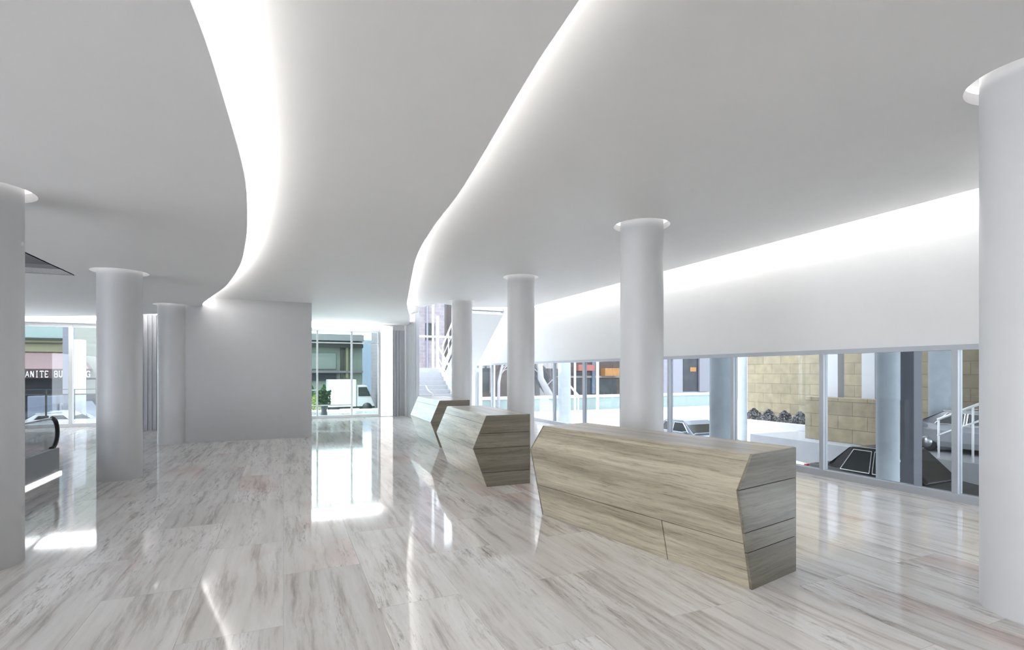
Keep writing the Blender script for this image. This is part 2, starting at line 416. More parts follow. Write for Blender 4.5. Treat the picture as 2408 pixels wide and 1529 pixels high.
struct('wall_left', MB().box(LT-.2, LT, BS-.2, SF+.2, 2.7, 4.62).box(LT-.2, LT, 6.0, SF+.2, 0, 2.7).box(LT-.2, LT, BS-.2, -6, 0, 3.0), WHITE, 'white wall closing the hall on the left beyond the escalator', 'wall')
# right hand windows, one bay per mullion
S0, STEP = 2.05, 1.85
for k in range(-1, 12):
    a = S0 + STEP*k; n = k+2
    r = thing('window_%d' % n, 'full width pane of the right hand window band, bay %d from the back' % n, 'window', TG, a, 0, kind='structure')
    MB().box(-.055, .055, -.035, .035, .1, ZH-.07).build('mullion', FRAME, r)
    MB().box(-.008, .008, .035, STEP-.035, .1, ZH-.07).build('pane', GLASS, r)
struct('wall_corner', MB().box(TG-.1, TG+.25, 22.43, 23.6, 0, ZH), WHITE, 'white pier closing the right hand windows at the far end', 'wall')

# grey lift core and the fluted walls behind it
struct('wall_core', MB().box(-2.45, .675, 14.5, 18.0, 0, ZM), GREY, 'plain grey box of the lift core facing the hall', 'wall')
def fluted(x0, x1, y, z1, parent_name, label, axis='t', pitch=.11):
    m = MB()
    if axis == 't': m.box(x0, x1, y, y+.12, 0, z1)
    else: m.box(y, y+.12, x0, x1, 0, z1)
    n = int((x1-x0)/pitch)
    for i in range(n):
        a = x0+(i+.2)*pitch
        if axis == 't': m.box(a, a+pitch*.6, y-.03, y, 0, z1)
        else: m.box(y-.03, y, a, a+pitch*.6, 0, z1)
    return struct(parent_name, m, FLUTE, label, 'wall')
fluted(-4.35, -2.45, 18.0, 3.36, 'wall_lift', 'fluted grey wall beyond the left hand columns')
fluted(3.86, 4.30, SF-.05, 3.30, 'wall_entrance', 'narrow fluted grey panel beside the entrance glazing')
fluted(18.45, SF+1.0, 4.36, 4.0, 'wall_stair', 'tall fluted grey wall at the foot of the stairs', axis='s')
struct('trim_3', MB().box(4.30, 4.36, 19.9, SF+.1, 0, 4.0), WFRAME, 'bright white edge strip between the two fluted panels', 'trim')
struct('wall_front', MB().box(LT, 4.36, SF, SF+.25, 3.20, 4.62).box(-4.4, -.2, SF, SF+.25, 0, 3.25).box(3.36, 3.86, SF, SF+.25, 0, 3.25), WHITE, 'white front wall around the entrance and street windows', 'wall')
r = thing('glowing_pillar', 'tall white pillar with added glow at the right edge of the entrance glazing', 'lamp', 3.36, SF-.12)  # white pillar with an added glow, no lamp stands here
MB().box(.01, .48, .012, .105, 0, 3.48).build('housing', WFRAME, r)  # body of the white pillar behind the added glow, no lamp inside
MB().box(.015, .475, 0, .011, .02, 3.4).build('glowing_face', light_mat('pillar_glow', .26), r)  # emission put on the pillar face to keep it bright white
struct('trim_4', MB().box(LT, 3.36, SF-.10, SF+.1, 0, .11), WFRAME, 'white sill along the foot of the front glazing', 'trim')

# street windows on the left of the front wall and the entrance glazing
n = 14
for a, b in ((-10.6, -8.3), (-8.3, -6.0), (-6.0, -4.4)):
    r = thing('window_%d' % n, 'street window in the front wall, %s' % ('facing the awning sign' if n == 15 else 'beside the leftmost column' if n == 14 else 'right of the white mullion'), 'window', a, SF, 0, kind='structure'); n += 1
    MB().box(-.05, .05, -.06, .06, .11, 3.2).build('mullion', WFRAME, r)
    MB().box(.05, b-a-.05, -.01, .01, .11, 3.2).build('pane', GLASSF, r)
    MB().box(.05, b-a-.05, -.05, .05, 3.08, 3.2).build('head_rail', WFRAME, r)
r = thing('door_1', 'glazed entrance with white bars looking onto the street', 'door', -.2, SF, 0, kind='structure')
MB().box(0, 3.56, -.01, .01, .11, 3.2).build('pane', GLASSG, r)
for x in (.09, 1.326, 2.53, 3.52):
    MB().box(x-.03, x+.03, -.05, .05, .11, 3.2).build('mullion', WFRAME, r)
MB().box(0, 3.56, -.04, .04, 2.76, 2.80).build('transom', WFRAME, r)
MB().box(.1, 1.3, -.06, -.02, 1.02, 1.06).build('push_bar', WFRAME, r)
MB().box(.1, 2.5, -.06, -.02, .46, .50).build('push_bar', WFRAME, r)

# linear uplights on white ledges along the front head
for (a, b, lab) in ((-10.5, -2.6, 'white ledge with a hidden uplight above the street windows'), (.72, 3.34, 'white ledge with a hidden uplight above the entrance glazing')):
    r = thing('linear_lamp', lab, 'lamp', a, SF, 3.20)
    MB().box(0, b-a, -.30, -.002, 0, .03).box(0, b-a, -.30, -.28, .03, .09).build('housing', WFRAME, r)
    MB().box(.02, b-a-.02, -.26, -.20, .035, .06).build('glowing_face', BAR, r)

# ------------------------------------------------------------------ columns
def column(t, s, zc, label, below=0.0, r=.30):
    root = thing('round_column', label, 'column', t, s, below, group='round interior columns')
    MB().cyl(r, 0, 4.6, 64).build('shaft', COLM, root)
    # lit recess where the shaft passes the ceiling
    MB().lathe([(HR+.02, zc+.085), (HR+.02, zc+.16), (r, zc+.16)], 56).build('recess_cup', WHITE, root)
    MB().lathe([(HR+.015, zc+.10), (HR+.015, zc+.145)], 56).build('light_ring', RING, root)
    return root
for (t, s), lab in zip(COLS_R, ('thick white round column at the right edge, nearest the camera', 'white round column rising behind the front wooden counter',
        'white round column rising behind the middle wooden counter', 'white round column standing before the white staircase')):
    column(t, s, ZR, lab)
for (t, s), lab in zip(COLS_L, ('white round column cut by the left edge of the picture', 'dark-sided round column standing alone right of the escalator', 'slim grey round column against the grey lift core')):
    column(t, s, ZL, lab)

# ------------------------------------------------------------------ counters
def counter(name, label, corner, rot, L, prof, seams, group='faceted wooden reception counters'):
    """corner: near back floor corner (x, y); local -x is the front, local +y runs away along the counter"""
    root = bpy.data.objects.new(name, None); COL.objects.link(root)
    root.location = (corner[0], corner[1], 0); root.rotation_euler = (0, 0, rot); tag(root, label, 'counter', group)
    wd, zw, wt, zt, wb = prof['wide'], prof['zw'], prof['top'], prof['zt'], prof['base']
    g = .004
    core = [(0, 0.0), (-wb+.012, 0.0), (-wd+.014, zw), (-wt+.012, zt-.012), (0, zt-.012)]
    MB().prism(core, 'y', .02, L-.02).build('carcass', SEAM, root)
    def slab(y0, y1, a, b, th=.03):        # board lying on the facet from profile point a to b
        ax, az = a; bx, bz = b
        dx, dz = bx-ax, bz-az; l = math.hypot(dx, dz); nx, nz = dz/l, -dx/l
        if nx > 0: nx, nz = -nx, -nz
        m = MB(); i = th
        m.hexa([(ax, y0, az), (bx, y0, bz), (bx, y1, bz), (ax, y1, az)], [(ax-nx*i, y0, az-nz*i), (bx-nx*i, y0, bz-nz*i), (bx-nx*i, y1, bz-nz*i), (ax-nx*i, y1, az-nz*i)])
        return m
    def along(a, b, u): return (a[0]+(b[0]-a[0])*u, a[1]+(b[1]-a[1])*u)
    P0, P1, P2 = (-wb, 0.0), (-wd, zw), (-wt, zt)
    y0, y1 = .0, L
    # lower front: a kick row and a row under the knee
    us = seams['low']
    cut = seams['cut']
    slab(y0, cut-g, P0, along(P0, P1, us-.008)).build('kick_panel', WOODY, root)
    slab(cut+g, y1, P0, along(P0, P1, us-.008)).build('kick_panel', WOODY, root)
    slab(y0, y1, along(P0, P1, us), P1).build('front_panel', WOODY, root)
    uu = seams['up']
    slab(y0, y1, P1, along(P1, P2, uu-.008)).build('front_panel', WOODY, root)
    slab(y0, y1, along(P1, P2, uu), P2).build('fascia_panel', WOODY, root)
    MB().hexa([(-wt+.0, y0, zt-.03), (0, y0, zt-.03), (0, y1, zt-.03), (-wt, y1, zt-.03)], [(-wt, y0, zt), (0, y0, zt), (0, y1, zt), (-wt, y1, zt)]).build('counter_top', WOODY, root)
    # end panels in boards
    zs = seams['end']
    def xf(z): return -(wb+(wd-wb)*z/zw) if z <= zw else -(wd+(wt-wd)*(z-zw)/(zt-zw))
    for ya, yb in ((-.022, 0), (L, L+.022)):
        for za, zb in zip(zs, zs[1:]):
            za_, zb_ = za+(.003 if za else 0), zb-(.003 if zb < zt else 0)
            pts = [(0, za_), (xf(za_), za_)]
            if za_ < zw < zb_: pts.append((-wd, zw))
            pts += [(xf(zb_), zb_), (0, zb_)]
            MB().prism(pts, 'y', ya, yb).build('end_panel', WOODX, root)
    MB().box(-.0, .02, 0, L, 0, zt).build('back_panel', WOODY, root)
    return root
PF = dict(wide=.862, zw=.795, top=.67, zt=1.057, base=.68)
counter('reception_counter', 'large front wooden reception counter with a tapering faceted front', (2.415, 4.451), math.atan2(.575, .818), 2.58, PF,
        dict(low=.47, cut=.78, up=.80, end=(0, .30, .46, .80, 1.057)))
PM = dict(wide=.905, zw=.577, top=.70, zt=1.055, base=.69)
counter('reception_counter', 'middle wooden counter with pointed front, standing before a white column', (.262, 7.95), math.radians(22.0), 2.2, PM,
        dict(low=.98, cut=1.1, up=.75, end=(0, .21, .57, .79, 1.055)))
counter('reception_counter', 'rearmost wooden counter, mostly hidden behind the middle one', (-.99, 11.95), math.radians(22.5), 2.2, PM,
        dict(low=.98, cut=1.1, up=.75, end=(0, .57, 1.055)))

# ------------------------------------------------------------------ escalator head on the left
TE, SE = -3.43, 11.14
r = thing('escalator', 'grey escalator head with glass side and black curved handrail end behind the left column', 'escalator', TE, SE, 0)
CLAD = mat('escalator_cladding', (.32, .335, .36), .35, var=.03)
for x, nm in ((0, 'near'), (-1.3, 'far')):
    MB().box(x-.12, x, -4.6, -.14, .035, .44).build('side_cladding', CLAD, r, bevel=.01)
    MB().box(x-.14, x+.02, -4.6, -.10, 0, .04).build('base_light', light_mat('base_lamp', .35) if 'base_lamp' not in MATS else MATS['base_lamp'], r)
    pts = [(-4.6, .44), (-.35, .44)] + [(-.29+.25*math.cos(a), .69+.25*math.sin(a)) for a in [(-90+18*i)*PI/180 for i in range(11)]] + [(-4.6, .94)]
    MB().prism(pts, 'x', x-.066, x-.054).build('glass_panel', GLASS, r)
    arc = [(x-.06, -.29+.25*math.cos(a), .69+.25*math.sin(a)) for a in [(-95+10*i)*PI/180 for i in range(19)]]
    MB().tube(arc, .032, 10).build('handrail', BLACK, r)
    MB().box(x-.075, x-.045, -4.6, -.31, .925, .95).build('top_rail', STEEL, r)
m = MB()
for i in range(8): m.box(-1.18, -.12, -1.0-.4*(i+1), -1.0-.4*i, -.2*i-.02, -.2*i+.02)
m.box(-1.18, -.12, -1.0, -.1, .0, .02)
m.build('steps', STEEL, r)

# ------------------------------------------------------------------ staircase at the far end
r = thing('staircase', 'white dog-leg staircase with stone treads and open railings behind the far column', 'staircase', 4.55, 18.2, 0)
TREAD = mat('stone_tread', (.62, .63, .66), .5, var=.08, scale=6)
N1 = 11; run, rise = .30, .168
for i in range(N1):
    MB().box(0, 1.45, i*run, i*run+run+.02, i*rise, (i+1)*rise).build('tread', TREAD, r)
MB().box(0, 3.4, N1*run+.02, N1*run+1.5, N1*rise-.15, N1*rise+.02).build('landing', TREAD, r)
MB().bar((1.48, -.05, .05), (1.48, N1*run, N1*rise+.08), .06, .24).build('stringer', WFRAME, r)
z1 = N1*rise; top = 4.15; Lr = 3.5
n2 = 12
for i in range(n2):
    y = N1*run - i*Lr/n2; zt_ = z1 + (i+1)*(top-z1)/n2
    MB().box(1.75, 3.0, y-Lr/n2-.02, y, zt_-.17, zt_).build('tread', TREAD, r)
MB().hexa([(1.75, N1*run, z1-.30), (3.0, N1*run, z1-.30), (3.0, N1*run-Lr, top-.30), (1.75, N1*run-Lr, top-.30)], [(1.75, N1*run, z1-.24), (3.0, N1*run, z1-.24), (3.0, N1*run-Lr, top-.24), (1.75, N1*run-Lr, top-.24)]).build('soffit', WHITE, r)
for x in (1.70, 3.05):
    MB().bar((x, N1*run+.2, z1-.15), (x, N1*run-Lr, top-.05), .06, .24).build('stringer', WFRAME, r)
def railing(pa, pb, nm=5, h=.95):
    pa, pb = Vector(pa), Vector(pb); m = MB()
    m.bar(pa+Vector((0, 0, h)), pb+Vector((0, 0, h)), .05, .05)
    m.bar(pa+Vector((0, 0, h*.5)), pb+Vector((0, 0, h*.5)), .025, .025)
    for i in range(nm):
        q = pa.lerp(pb, i/(nm-1)); m.bar(q, q+Vector((0, 0, h)), .035, .035)
    return m
railing((1.48, 0, .05), (1.48, N1*run, z1)).build('handrail', WFRAME, r)
railing((1.70, N1*run+.1, z1), (1.70, N1*run-Lr, top)).build('handrail', WFRAME, r)
railing((3.05, N1*run+.1, z1), (3.05, N1*run-Lr, top)).build('handrail', WFRAME, r)
MB().tube([(.1, -.9, 0), (.1, -.9, .95), (.1, -.3, 1.05), (.1, 0, 1.2)], .03).build('newel_rail', WFRAME, r)
MB().box(1.42, 1.52, N1*run, N1*run+.1, z1, 4.1).build('post', WFRAME, r)
struct('window_17', MB().box(4.4, TG, 23.5, 23.52, 1.7, 6.3), GLASS, 'tall glazing behind the staircase landing', 'window')
m = MB()
for x in (4.45, 5.4, 6.35, 7.3, TG-.05): m.box(x-.03, x+.03, 23.42, 23.6, 1.7, 6.3)
m.box(4.4, TG, 23.42, 23.6, 3.3, 3.38); m.box(4.4, TG, 23.42, 23.6, 1.62, 1.72)
struct('mullion_grid', m, WFRAME, parent=bpy.data.objects['window_17'])
struct('wall_landing', MB().box(4.4, TG, 23.45, 23.6, 0, 1.62), WHITE, 'white wall under the staircase landing window', 'wall')

# ------------------------------------------------------------------ outside: ground
def gz(t, s):
    if s >= 22: return -1.2
    if s <= 10: return -2.15
    return -2.15 + .95*(s-10)/12
bm = bmesh.new(); TT = [-60, -40, -25, -12, 0, 6, 9, 14, 20, 30, 45, 70, 110]; SS = [-40, -20, 0, 5, 10, 13, 16, 19, 22, 30, 45, 70, 120]
g = [[bm.verts.new((t, s, gz(t, s))) for t in TT] for s in SS]
for i in range(len(SS)-1):
    for j in range(len(TT)-1): bm.faces.new((g[i][j], g[i][j+1], g[i+1][j+1], g[i+1][j]))
mb = MB(); mb.bm.free(); mb.bm = bm
struct('street', mb, PAVE, 'pale sunlit street and pavement outside the hall', 'street')
struct('terrace', MB().box(-3.5, 9, SF+.26, 25, -1.3, -.02), PAVE, 'pale paved terrace outside the entrance', 'terrace')
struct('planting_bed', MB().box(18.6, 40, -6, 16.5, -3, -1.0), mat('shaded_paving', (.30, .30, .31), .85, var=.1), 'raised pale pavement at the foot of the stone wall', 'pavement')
struct('added_overhang', MB().box(TG+.3, 23.0, -12, 13.2, 5.2, 5.6), CONC, 'underside of an added sky-blocking overhang above the road on the right', 'overhang')  # unseen slab added to keep sky light off the right side
struct('carriageway', MB().box(-40, -4.5, 21.5, 33.6, -2.6, -1.19), mat('grey_tarmac', (.10, .10, .11), .85, var=.15), 'grey tarmac street outside the front windows on the left', 'road')
struct('roadway', MB().box(10.5, 18.2, -10, 14.5, -2.6, -1.97), ASPH, 'dark asphalt lane below the right hand windows', 'road')

# ------------------------------------------------------------------ outside right
def boxthing(name, label, cat, t0, t1, s0, s1, z0, z1, m, group=None):
    o = MB().box(0, t1-t0, 0, s1-s0, 0, z1-z0).build(name, m, None, W(t0, s0, z0), TH, bevel=.01)
    return tag(o, label, cat, group)
sa, sb = ray_t(2420, 24), ray_t(1757, 24)
boxthing('stone_wall', 'tall wall of honey coloured stone blocks across the road on the right', 'wall', 24, 24.6, sa-6, sb, -1.0, 9.5, STONE)
sa, sb = ray_t(2117, 19.5), ray_t(1893, 19.5)
boxthing('low_stone_wall', 'lower stone block wall standing in front of white square posts', 'wall', 19.5, 20.0, sa, sb, -1.0, .70, STONE)
WP = mat('white_post', (.50, .495, .51), .6)
for a, b, lab in ((1946, 1970, 'white square post behind the left part of the low stone wall'), (2026, 2057, 'white square post behind the middle of the low stone wall'), (2084, 2116, 'white square post behind the right end of the low stone wall')):
    s1, s0 = ray_t(a, 20.3), ray_t(b, 20.3)
    boxthing('square_post', lab, 'post', 20.3, 20.3+.4, s0, s1, -1.0, 5.0, WP, 'square posts across the road')
for px, wp, rr, lab in ((1327, 30, .28, 'bluish concrete round column outside, left of the front column'), (1694, 52, .28, 'grey concrete round column outside, behind the right half of the front counter'),
        (2088, 57, .205, 'weathered concrete column in front of the black car'), (2211, 57, .33, 'pale concrete column behind the bonnet of the black car'), (1746, 22, .2, 'slim bluish white column at the left end of the stone wall'), (1924, 16, .16, 'slim white column left of the low stone wall')):
    t, s = col_at(px, wp, rr)
    z0 = -1.0 if (18.6 < t < 40 and s < 16.5) else gz(t, s)-.02
    o = MB().cyl(rr, 0, 6-z0, 40).build('concrete_column', CONC, None, W(t, s, z0), TH)
    tag(o, lab, 'column', 'concrete columns outside')
t0 = 12.2; s1, s0 = ray_t(2117, t0), ray_t(2149, t0)
boxthing('steel_column', 'dark grey square column right beside the weathered concrete column', 'column', t0, t0+.3, s0, s1, -2.15, 5.2, mat('dark_steel', (.12, .125, .15), .6))
# sloping handrails of an outside stair
r = thing('outdoor_handrail', 'pale sloping handrail of an outdoor stair near the right edge', 'railing', 18.8, ray_t(2205, 18.8), -1.0)
s_a = ray_t(2205, 18.8); s_b = ray_t(2330, 18.8)
za, zb = zz(987, 18.8, s_a)+1.0, zz(940, 18.8, s_b)+1.0
MB().tube([(0, 0, za), (0, s_b-s_a, zb)], .04).build('rail', WFRAME, r)
MB().tube([(0, 0, za-.5), (0, s_b-s_a, zb-.5)], .03).build('rail', WFRAME, r)
for u in (0.02, .35, .68, .98):
    MB().tube([(0, u*(s_b-s_a), 0), (0, u*(s_b-s_a), za+(zb-za)*u)], .03).build('post', WFRAME, r)

def shrub(name, label, t, s, z, rx, ry, h, n, cols, cat='shrub', group=None, stem=True, seed=0):
    rnd = random.Random(seed)
    root = thing(name, label, cat, t, s, z, group=group)
    m = MB()
    for i in range(n):
        a = rnd.random()*2*PI; u = rnd.random(); zz_ = h*(.15+.85*rnd.random()); k = math.sqrt(u)*math.sin(PI*min(.98, .18+.8*zz_/h))
        c = Vector((rx*k*math.cos(a), ry*k*math.sin(a), zz_)); L_ = .05+.05*rnd.random()
        d1 = Vector((rnd.uniform(-1, 1), rnd.uniform(-1, 1), rnd.uniform(-1, 1))).normalized()*L_; d2 = d1.cross(Vector((rnd.uniform(-1, 1), rnd.uniform(-1, 1), rnd.uniform(-1, 1)))).normalized()*L_*.5
        m.poly([c-d1, c+d2, c+d1, c-d2])
    m.build('foliage', cols, root)
    if stem:
        m = MB()
        for i in range(4):
            a = rnd.random()*6.28
            m.tube([(0, 0, 0), (rx*.3*math.cos(a), ry*.3*math.sin(a), h*.4), (rx*.55*math.cos(a), ry*.55*math.sin(a), h*.8)], [.025, .018, .008], 6)
        m.build('stems', mat('bark', (.12, .09, .07), .9), root)
    return root
TWIG = mat('grey_twigs', (.13, .13, .14), .9, var=.3); LEAF = mat('leaf_green', (.045, .12, .04), .7, var=.4); LIME = mat('leaf_lime', (.20, .25, .06), .7, var=.3)
SHP = (1772, 1808, 1845, 1882, 1917); SHS = [ray_t(px, 22.9) for px in SHP]
for i, px in enumerate(SHP):
    shrub('shrub', ('leftmost', 'second', 'third', 'fourth', 'rightmost')[i] + ' of the dark twiggy shrubs along the foot of the stone wall', 22.9, SHS[i], -1.0, .55, .30*abs(SHS[1]-SHS[0]), .75, 420, TWIG, group='shrubs along the stone wall', seed=i)
boxthing('kerb', 'white kerb in front of the twiggy shrubs', 'kerb', 21.6, 21.9, ray_t(1935, 21.6), ray_t(1752, 21.6), -1.0, -.72, WP)

# ------------------------------------------------------------------ vehicles
CARGLASS = mat('car_glass', (.02, .024, .024), .12, spec=.3, var=.3); CHROME = mat('chrome', (.82, .82, .80), .15, metal=1.0)
def loft(m, secs, close=True):
    rings = [[m.bm.verts.new(p) for p in sec] for sec in secs]
    n = len(rings[0])
    for A, B in zip(rings, rings[1:]):
        for j in range(n):
            f = m.bm.faces.new((A[j], A[(j+1) % n], B[(j+1) % n], B[j])); f.smooth = False
    m.bm.faces.new(rings[0][::-1]); m.bm.faces.new(rings[-1]); return m
def car(name, label, t, s, z, rot, paint, stripe=None, L=4.6, Wd=1.8, H=1.45, group='cars outside', belt=.93):
    """length along local y, rear at +y"""
    root = thing(name, label, 'car', t, s, z, rot, group)
    h = Wd/2; fb = belt/.93
    def sec(y, lo, hi, w):
        hi *= fb
        return [(-w*.92, y, lo), (-w, y, lo+.25*(hi-lo)), (-w, y, lo+.75*(hi-lo)), (-w*.86, y, hi), (w*.86, y, hi), (w, y, lo+.75*(hi-lo)), (w, y, lo+.25*(hi-lo)), (w*.92, y, lo)]
    k = L/4.6
    m = MB(); loft(m, [sec(-2.3*k, .35, .62, h*.78), sec(-2.15*k, .22, .72, h*.93), sec(-1.5*k, .20, .84, h), sec(-.75*k, .20, .93, h), sec(.9*k, .20, .95, h), sec(1.6*k, .22, .98, h*.98), sec(2.2*k, .26, .96, h*.92), sec(2.3*k, .40, .86, h*.82)])
    m.build('body', paint, root, bevel=.02)
    def gs(y, zt, w): return [(-w*1.0, y, .90*fb), (-w*.80, y, zt), (w*.80, y, zt), (w*1.0, y, .90*fb)]
    m = MB(); loft(m, [gs(-1.0*k, .95*fb, h*.86), gs(-.25*k, H-.04, h*.90), gs(.35*k, H, h*.9), gs(.95*k, H-.06, h*.88), gs(1.75*k, .98*fb, h*.82)])
    m.build('cabin', paint, root, bevel=.015)
    # roof slab edge and side windows
    for sx in (-1, 1):
        for (ya, yb, yc, yd) in ((-.72, -.28, .28, .28), (.36, .36, .86, 1.18)):
            def pt(y, u):
                zt = {0: .97*fb, 1: H-.12}[u]; wv = h*(.885 - .17*(zt-.9*fb)/(H-.9*fb))+.014
                return (sx*wv, y*k, zt)
            q = [pt(ya, 0), pt(yb, 1), pt(yc, 1), pt(yd, 0)]
            g_ = MB().poly(q).build('side_window', CARGLASS, root)
            m2 = MB()
            for i in range(4):
                a_, b_ = Vector(q[i]), Vector(q[(i+1) % 4]); a_.x += sx*.008; b_.x += sx*.008
                m2.bar(a_, b_, .022, .022)
            m2.build('window_trim', CHROME, g_)
        m3 = MB(); m3.bar((sx*h*.735, -.2*k, H-.02), (sx*h*.735, 1.0*k, H-.04), .02, .025); m3.build('roof_trim', CHROME, root)
        MB().box(min(sx*h*.98, sx*h*1.17), max(sx*h*.98, sx*h*1.17), -.82*k, -.66*k, .92*fb, 1.04*fb).build('mirror', paint, root, bevel=.02)
        MB().box(min(sx*h*.5, sx*h*.9), max(sx*h*.5, sx*h*.9), 2.24*k, 2.32*k, .66, .84).build('tail_lamp', mat('tail_red', (.6, .02, .03), .3), root)
        MB().box(min(sx*h*.45, sx*h*.82), max(sx*h*.45, sx*h*.82), -2.31*k, -2.2*k, .52, .66).build('head_lamp', mat('lamp_clear', (.85, .85, .85), .15), root)
        for y in (-1.42*k, 1.40*k):
            wq = MB(); wq.lathe([(.0001, -.1), (.2, -.1), (.31, -.09), (.32, 0), (.31, .09), (.2, .1), (.0001, .1)], 28)
            wq.bm.transform(Matrix.Translation((sx*(h-.12), y, .32)) @ Matrix.Rotation(PI/2, 4, 'Y'))
            wo = wq.build('wheel', BLACK, root)
            hq = MB(); hq.lathe([(.0001, -.11), (.19, -.11), (.19, .11), (.0001, .11)], 20)
            hq.bm.transform(Matrix.Translation((sx*(h-.115), y, .32)) @ Matrix.Rotation(PI/2, 4, 'Y')); hq.build('hub_cap', STEEL, wo)
        if stripe: MB().box(min(sx*h, sx*(h+.012)), max(sx*h, sx*(h+.012)), -1.7*k, 1.7*k, .62, .80).build('stripe', stripe, root)
    q = [(-h*.78, -.93*k, .98*fb), (h*.78, -.93*k, .98*fb), (h*.70, -.30*k, H-.09), (-h*.70, -.30*k, H-.09)]
    off = Vector((0, -.55, .42)).normalized()*.015
    MB().poly([Vector(p)+off for p in q]).build('windscreen', CARGLASS, root)
    q = [(-h*.74, 1.62*k, 1.03*fb), (h*.74, 1.62*k, 1.03*fb), (h*.68, 1.02*k, H-.10), (-h*.68, 1.02*k, H-.10)]
    off = Vector((0, .5, .6)).normalized()*.02
    MB().poly([Vector(p)+off for p in q]).build('rear_window', CARGLASS, root)
    return root
BPAINT = mat('black_paint', (.010, .009, .009), .35, var=.1, spec=.25); SILVER = mat('silver_paint', (.26, .27, .29), .3, coat=.4); BLUEP = mat('blue_grey_paint', (.15, .17, .22), .3, coat=.4); WPAINT = mat('white_car_paint', (.45, .45, .44), .3, coat=.4)
sa, sb = ray_t(1893, 14.7), ray_t(2325, 14.7)
car('parked_car', 'black car parked below the right hand windows, roof and side windows in view', 15.5, (sa+sb)/2, -1.97, 0, BPAINT, L=abs(sa-sb), H=1.6, belt=.85)
s_ = ray_t(2330, 21.0)
car('parked_car', 'silver car higher up the road, cut off by the thick right column', 21.0, s_, -1.0, 0, SILVER)
car('parked_car', 'blue-grey car showing above the front counter through the window', 15.2, ray_t(1628, 15.2), gz(15.2, ray_t(1628, 15.2)), 0, BLUEP, L=4.0)

# ------------------------------------------------------------------ outside far right: plaza wall, shops, trees, lamp posts
AQ = mat('pale_green_wall', (.17, .22, .215), .7, var=.1)
SP = 34.0
ta, tb = ray_s(1110, SP), ray_s(1685, SP)
boxthing('planter_wall', 'long low pale green wall with white coping across the plaza', 'wall', ta, tb, SP, SP+.4, -1.2, zz(935, ray_s(1400, SP), SP), AQ)
boxthing('wall_coping', 'white coping laid along the low pale green wall', 'coping', ta, tb, SP-.06, SP+.46, zz(935, ray_s(1400, SP), SP), zz(929, ray_s(1400, SP), SP), WP)
SB = 42.0
ta, tb = ray_s(1050, SB), ray_s(1462, SB)
r = thing('brick_shop_building', 'dark brown brick shop building with orange and red awnings beyond the plaza', 'building', ta, SB, -1.2)
wd = tb-ta
MB().box(0, wd, 0, 6, 0, 9).build('wall', BROWN, r)
SHOPG = mat('shop_glass', (.025, .028, .032), .4, spec=.2, var=.7, scale=1.5)
def bx_at(px0, px1, py0, py1, d, name, m, rr=r, base=ta, S=SB, zb=-1.2):
    a, b = ray_s(px0, S)-base, ray_s(px1, S)-base
    z1_, z0_ = zz(py0, ray_s(px0, S), S)-zb, zz(py1, ray_s(px0, S), S)-zb
    return MB().box(a, b, -d, .02, max(0, z0_), z1_).build(name, m, rr)
ORG = mat('orange_awning', (.22, .10, .025), .8, var=.3); RED = mat('red_awning', (.20, .06, .05), .8, var=.3); TAN = mat('tan_band', (.15, .13, .12), .8)
bx_at(1412, 1446, 866, 884, .8, 'awning', ORG); bx_at(1350, 1388, 858, 872, .8, 'awning', RED)
bx_at(1346, 1366, 876, 926, .05, 'shop_window', SHOPG); bx_at(1372, 1400, 888, 926, .05, 'shop_window', SHOPG); bx_at(1408, 1450, 890, 926, .05, 'shop_window', SHOPG)
bx_at(1258, 1300, 862, 926, .05, 'shop_window', SHOPG); bx_at(1340, 1455, 884, 889, .12, 'sign_band', TAN); bx_at(1128, 1150, 864, 920, .06, 'shop_window', SHOPG)
bx_at(1150, 1162, 850, 925, .2, 'pilaster', TAN); bx_at(1390, 1397, 850, 926, .2, 'pilaster', mat('blue_pilaster', (.06, .085, .12), .7))
SV = 40.0
tv = ray_s(1540, SV)
r2 = thing('lavender_building', 'pale lavender building with one dark shop window seen above the front counter', 'building', tv, SV, -1.2)
LAV = mat('lavender_render', (.17, .17, .20), .8)
MB().box(0, ray_s(1735, SV)-tv, 0, 6, 0, 10).build('wall', LAV, r2)
bx_at(1606, 1641, 838, 921, .05, 'shop_window', SHOPG, r2, tv, SV); bx_at(1641, 1664, 838, 921, .25, 'pilaster', mat('grey_pilaster', (.13, .13, .15), .8), r2, tv, SV)
bx_at(1622, 1636, 864, 874, .07, 'shop_sign', ORG, r2, tv, SV)
WB = mat('white_bark', (.28, .27, .28), .9, var=.2); GB = mat('grey_bark', (.08, .07, .075), .95, var=.3)
def tree(name, label, px, S, pts, rad, m, nb=10, seed=1):
    rnd = random.Random(seed); t = ray_s(px, S)
    root = thing(name, label, 'tree', t, S, -1.2, group='bare trees by the plaza')
    MB().tube(pts, rad, 10).build('trunk', m, root)
    mm = MB(); P = [Vector(p) for p in pts]
    for i in range(nb):
        u = .35+.6*rnd.random(); k = min(int(u*(len(P)-1)), len(P)-2); b = P[k].lerp(P[k+1], u*(len(P)-1)-k)
        d = Vector((rnd.uniform(-1, 1), rnd.uniform(-.5, .5), rnd.uniform(.4, 1.2)))*rnd.uniform(.8, 1.6)
        mm.tube([b, b+d*.5+Vector((rnd.uniform(-.1, .1), 0, .1)), b+d], [.05, .035, .015], 6)
    mm.build('branches', m, root)
    return root
tree('bare_tree', 'leaning pale tree trunk left of the plaza column', 1285, 36, [(.9, 0, 0), (.2, 0, 1.2), (-.5, 0, 2.4), (-.6, .1, 4.5), (-.3, .1, 7)], [.30, .28, .24, .2, .1], WB, seed=3)
